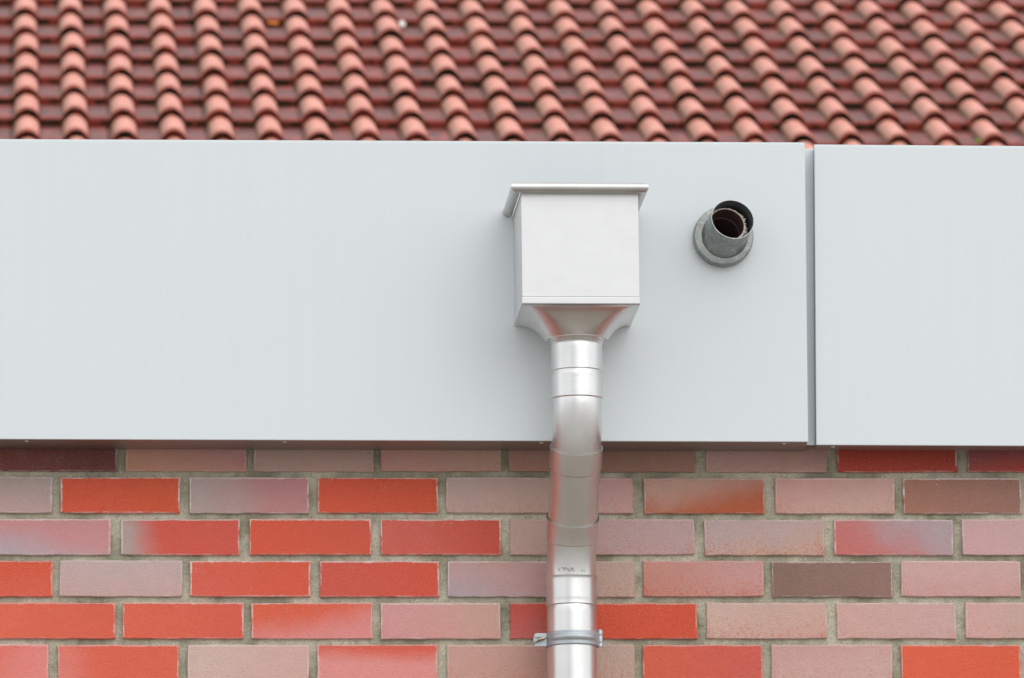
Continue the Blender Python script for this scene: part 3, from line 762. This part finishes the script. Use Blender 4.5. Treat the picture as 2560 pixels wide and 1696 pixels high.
rf.location = Vector((nA.x, *(OR.yz)))-house.location
NX = 12
def tile_mesh(seed):
    r = random.Random(seed)
    hw = .245*cw*1.0; 
    hw = .0415*cw/.15
    xs = []; q = 2*cw
    # tile spans from the left foot of roll A to just past roll B
    x0 = -hw-.006; x1 = x0+q-.003
    def prof(x):
        z = 0
        for c in (0, cw):
            u = abs(x-c)/hw
            if u < 1: z = max(z, (RH+(.004 if c else 0))*(math.cos(u*math.pi/2))**.62)
            elif u < 1.35: z = max(z, 0)
        return z
    cols = sorted(set([x0, x1] + [c+hw*math.sin(a) for c in (0, cw) for a in [math.pi/2*k/5 for k in range(-5, 6)]] + [hw+.01, (cw)/2, cw-hw-.01, cw+hw+.02]))
    cols = [c for c in cols if x0-1e-9 <= c <= x1+1e-9]
    Lt = gauge+.06; ys = [(0, -.006), (.005, 0), (.04, 0), (Lt, 0)]
    vs, fs, fm = [], [], []; zone = []
    for y, dz in ys:
        lift = TT*(1-y/gauge)
        for x in cols:
            z = prof(x); vs.append((x, y, z+lift+dz))
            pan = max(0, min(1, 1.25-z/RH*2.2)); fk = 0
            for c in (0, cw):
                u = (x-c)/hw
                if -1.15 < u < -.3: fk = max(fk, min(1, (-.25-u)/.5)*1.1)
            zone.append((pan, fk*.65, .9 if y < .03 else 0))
    n = len(cols)
    for j in range(len(ys)-1):
        for i in range(n-1): fs.append((j*n+i, j*n+i+1, (j+1)*n+i+1, (j+1)*n+i)); fm.append(0)
    b0 = len(vs)
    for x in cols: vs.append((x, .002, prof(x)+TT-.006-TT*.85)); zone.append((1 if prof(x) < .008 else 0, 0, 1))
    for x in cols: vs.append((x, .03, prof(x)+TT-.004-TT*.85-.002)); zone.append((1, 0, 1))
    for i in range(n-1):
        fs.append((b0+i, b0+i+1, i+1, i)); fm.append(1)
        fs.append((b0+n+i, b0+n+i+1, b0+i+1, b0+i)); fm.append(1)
    # side edges
    e = n-1
    for j in range(len(ys)-1):
        k0 = len(vs)
        for s_, col_ in ((0, 0), (1, e)):
            va, vb_ = vs[j*n+col_], vs[(j+1)*n+col_]
            k1 = len(vs); vs.append((va[0], va[1], va[2]-.016)); vs.append((vb_[0], vb_[1], vb_[2]-.016)); zone += [(1, 0, 1), (1, 0, 1)]
            fs.append((j*n+col_, (j+1)*n+col_, k1+1, k1)); fm.append(1)
    m = mesh(vs, fs, (M['tile'], M['nose']), True, name='roof_tile', fm=fm); m.set_sharp_from_angle(angle=math.radians(55))
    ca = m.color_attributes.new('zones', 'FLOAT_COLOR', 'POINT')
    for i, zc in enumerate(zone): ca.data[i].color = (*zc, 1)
    return m
tmesh = [tile_mesh(i) for i in range(2)]
rr = random.Random(5)
for r_ in range(-3, 10):
    for c_ in range(-2, 13):
        o = obj('roof_tile', tmesh[0], rf)
        y = yrow[0]+r_*gauge
        o.location = (c_*TW + rr.uniform(-.0015, .0015), y + rr.uniform(-.004, .004), 0.0+rr.uniform(0, .0025))
        o.rotation_euler = (rr.uniform(-.004, .004), rr.uniform(-.004, .004), rr.uniform(-.004, .004))
box('roof_deck', -2*TW-.3, 13*TW, eave_s-.05, yrow[0]+10*gauge, -.06, -.012, M['dark'], rf)
zeave = (OR+us*eave_s).z
hl = nA.x-2*TW
box('wall', hl, nA.x+13*TW-.2, 0, .3, 0, zeave-.15, M['render'], house)
def stick(name, px, py, lift, verts, faces, mat, label, cat, tilt=TH):
    p = on_roof(px, py, lift); o = obj(name, mesh(verts, faces, (mat,)), None, label=label, category=cat)
    o.location = p; o.rotation_euler = (tilt, 0, 0); return o
# small things lying on the tiles
n = 10; vs = [(0, 0, .006)]+[(.022*math.cos(2*math.pi*i/n)*(1 if i % 2 else .8), .030*math.sin(2*math.pi*i/n)*(1 if i % 2 else .8), .004*math.sin(3*i)+.004) for i in range(n)]
vs += [(x, y, z-.0015) for x, y, z in vs]
fs = [(0, 1+i, 1+(i+1) % n) for i in range(n)]+[(n+1, n+2+(i+1) % n, n+2+i) for i in range(n)]+[(1+i, n+2+i, n+2+(i+1) % n, 1+(i+1) % n) for i in range(n)]
lf = stick('fallen_leaf', 683, 59, .012, vs, fs, M['leaf'], 'small orange fallen leaf lying in a tile channel near the top', 'leaf')
def blob(sx, sy, sz, seed):
    bm = bmesh.new(); bmesh.ops.create_icosphere(bm, subdivisions=3, radius=1); r = random.Random(seed)
    for v in bm.verts: v.co = Vector((v.co.x*sx, v.co.y*sy, v.co.z*sz))*(1+.25*math.sin(5*v.co.x+seed)*math.cos(4*v.co.y)+r.uniform(-.07, .07))
    vs = [tuple(v.co) for v in bm.verts]; fs = [tuple(v.index for v in f.verts) for f in bm.faces]; bm.free(); return vs, fs
stick('bird_dropping', 1005, 60, .03, *blob(.009, .045, .006, 2), M['dropping'], 'white bird dropping on the side of a tile roll', 'bird dropping')
stick('moss_tuft', 2450, 359, .02, *blob(.016, .03, .014, 4), M['moss'], 'bright green moss tuft at the tile edge by the fascia top right', 'moss')

# ------------------------------------------------------------------ trees on the far side of the yard (seen only as streaks in the bright zinc)
k = NT('bark'); M['bark'] = k.base(k.mix(k.noise(k.obco(), 9, 4), (.10, .08, .06), (.17, .14, .11)), .9)
def tree(x, y, h, w_, seed, label):
    r = random.Random(seed); e = obj('tree', None, None, label=label, category='tree'); e.location = (x, y, 0)
    pts = [Vector((0, 0, 0)), Vector((.1, 0, h*.25)), Vector((-.1, .1, h*.5)), Vector((0, 0, h*.9))]
    bm = bmesh.new(); rings = []
    for p, ra in zip(pts, (.28, .2, .14, .03)):
        rings.append([bm.verts.new(p+Vector((ra*math.cos(a*math.pi/5), ra*math.sin(a*math.pi/5), 0))) for a in range(10)])
    for a, b in zip(rings[:-1], rings[1:]):
        for i in range(10): bm.faces.new((a[i], a[(i+1) % 10], b[(i+1) % 10], b[i]))
    obj('trunk', bm_mesh(bm, (M['bark'],), True), e)
    vs, fs = [], []
    clumps = [Vector((r.gauss(0, w_*.28), r.gauss(0, w_*.28), h*r.uniform(.3, .97))) for _ in range(70)]
    for c in clumps:
        for _ in range(60):
            p = c+Vector((r.gauss(0, .35), r.gauss(0, .35), r.gauss(0, .3))); a = Vector((r.gauss(0, 1), r.gauss(0, 1), r.gauss(0, 1))).normalized(); b = a.orthogonal().normalized()
            n0 = len(vs); q = r.uniform(.08, .16); vs += [p-a*q, p+b*q*.5, p+a*q, p-b*q*.5]; fs.append((n0, n0+1, n0+2, n0+3))
    obj('crown', mesh(vs, fs, (M['hedge'],)), e, kind='stuff')
tree(-9.5, -27, 13.0, 5.0, 1, 'tall leafy tree across the yard, behind the photographer to the left')
tree(15.5, -30, 11.5, 5.5, 2, 'leafy tree across the yard, behind the photographer to the right')
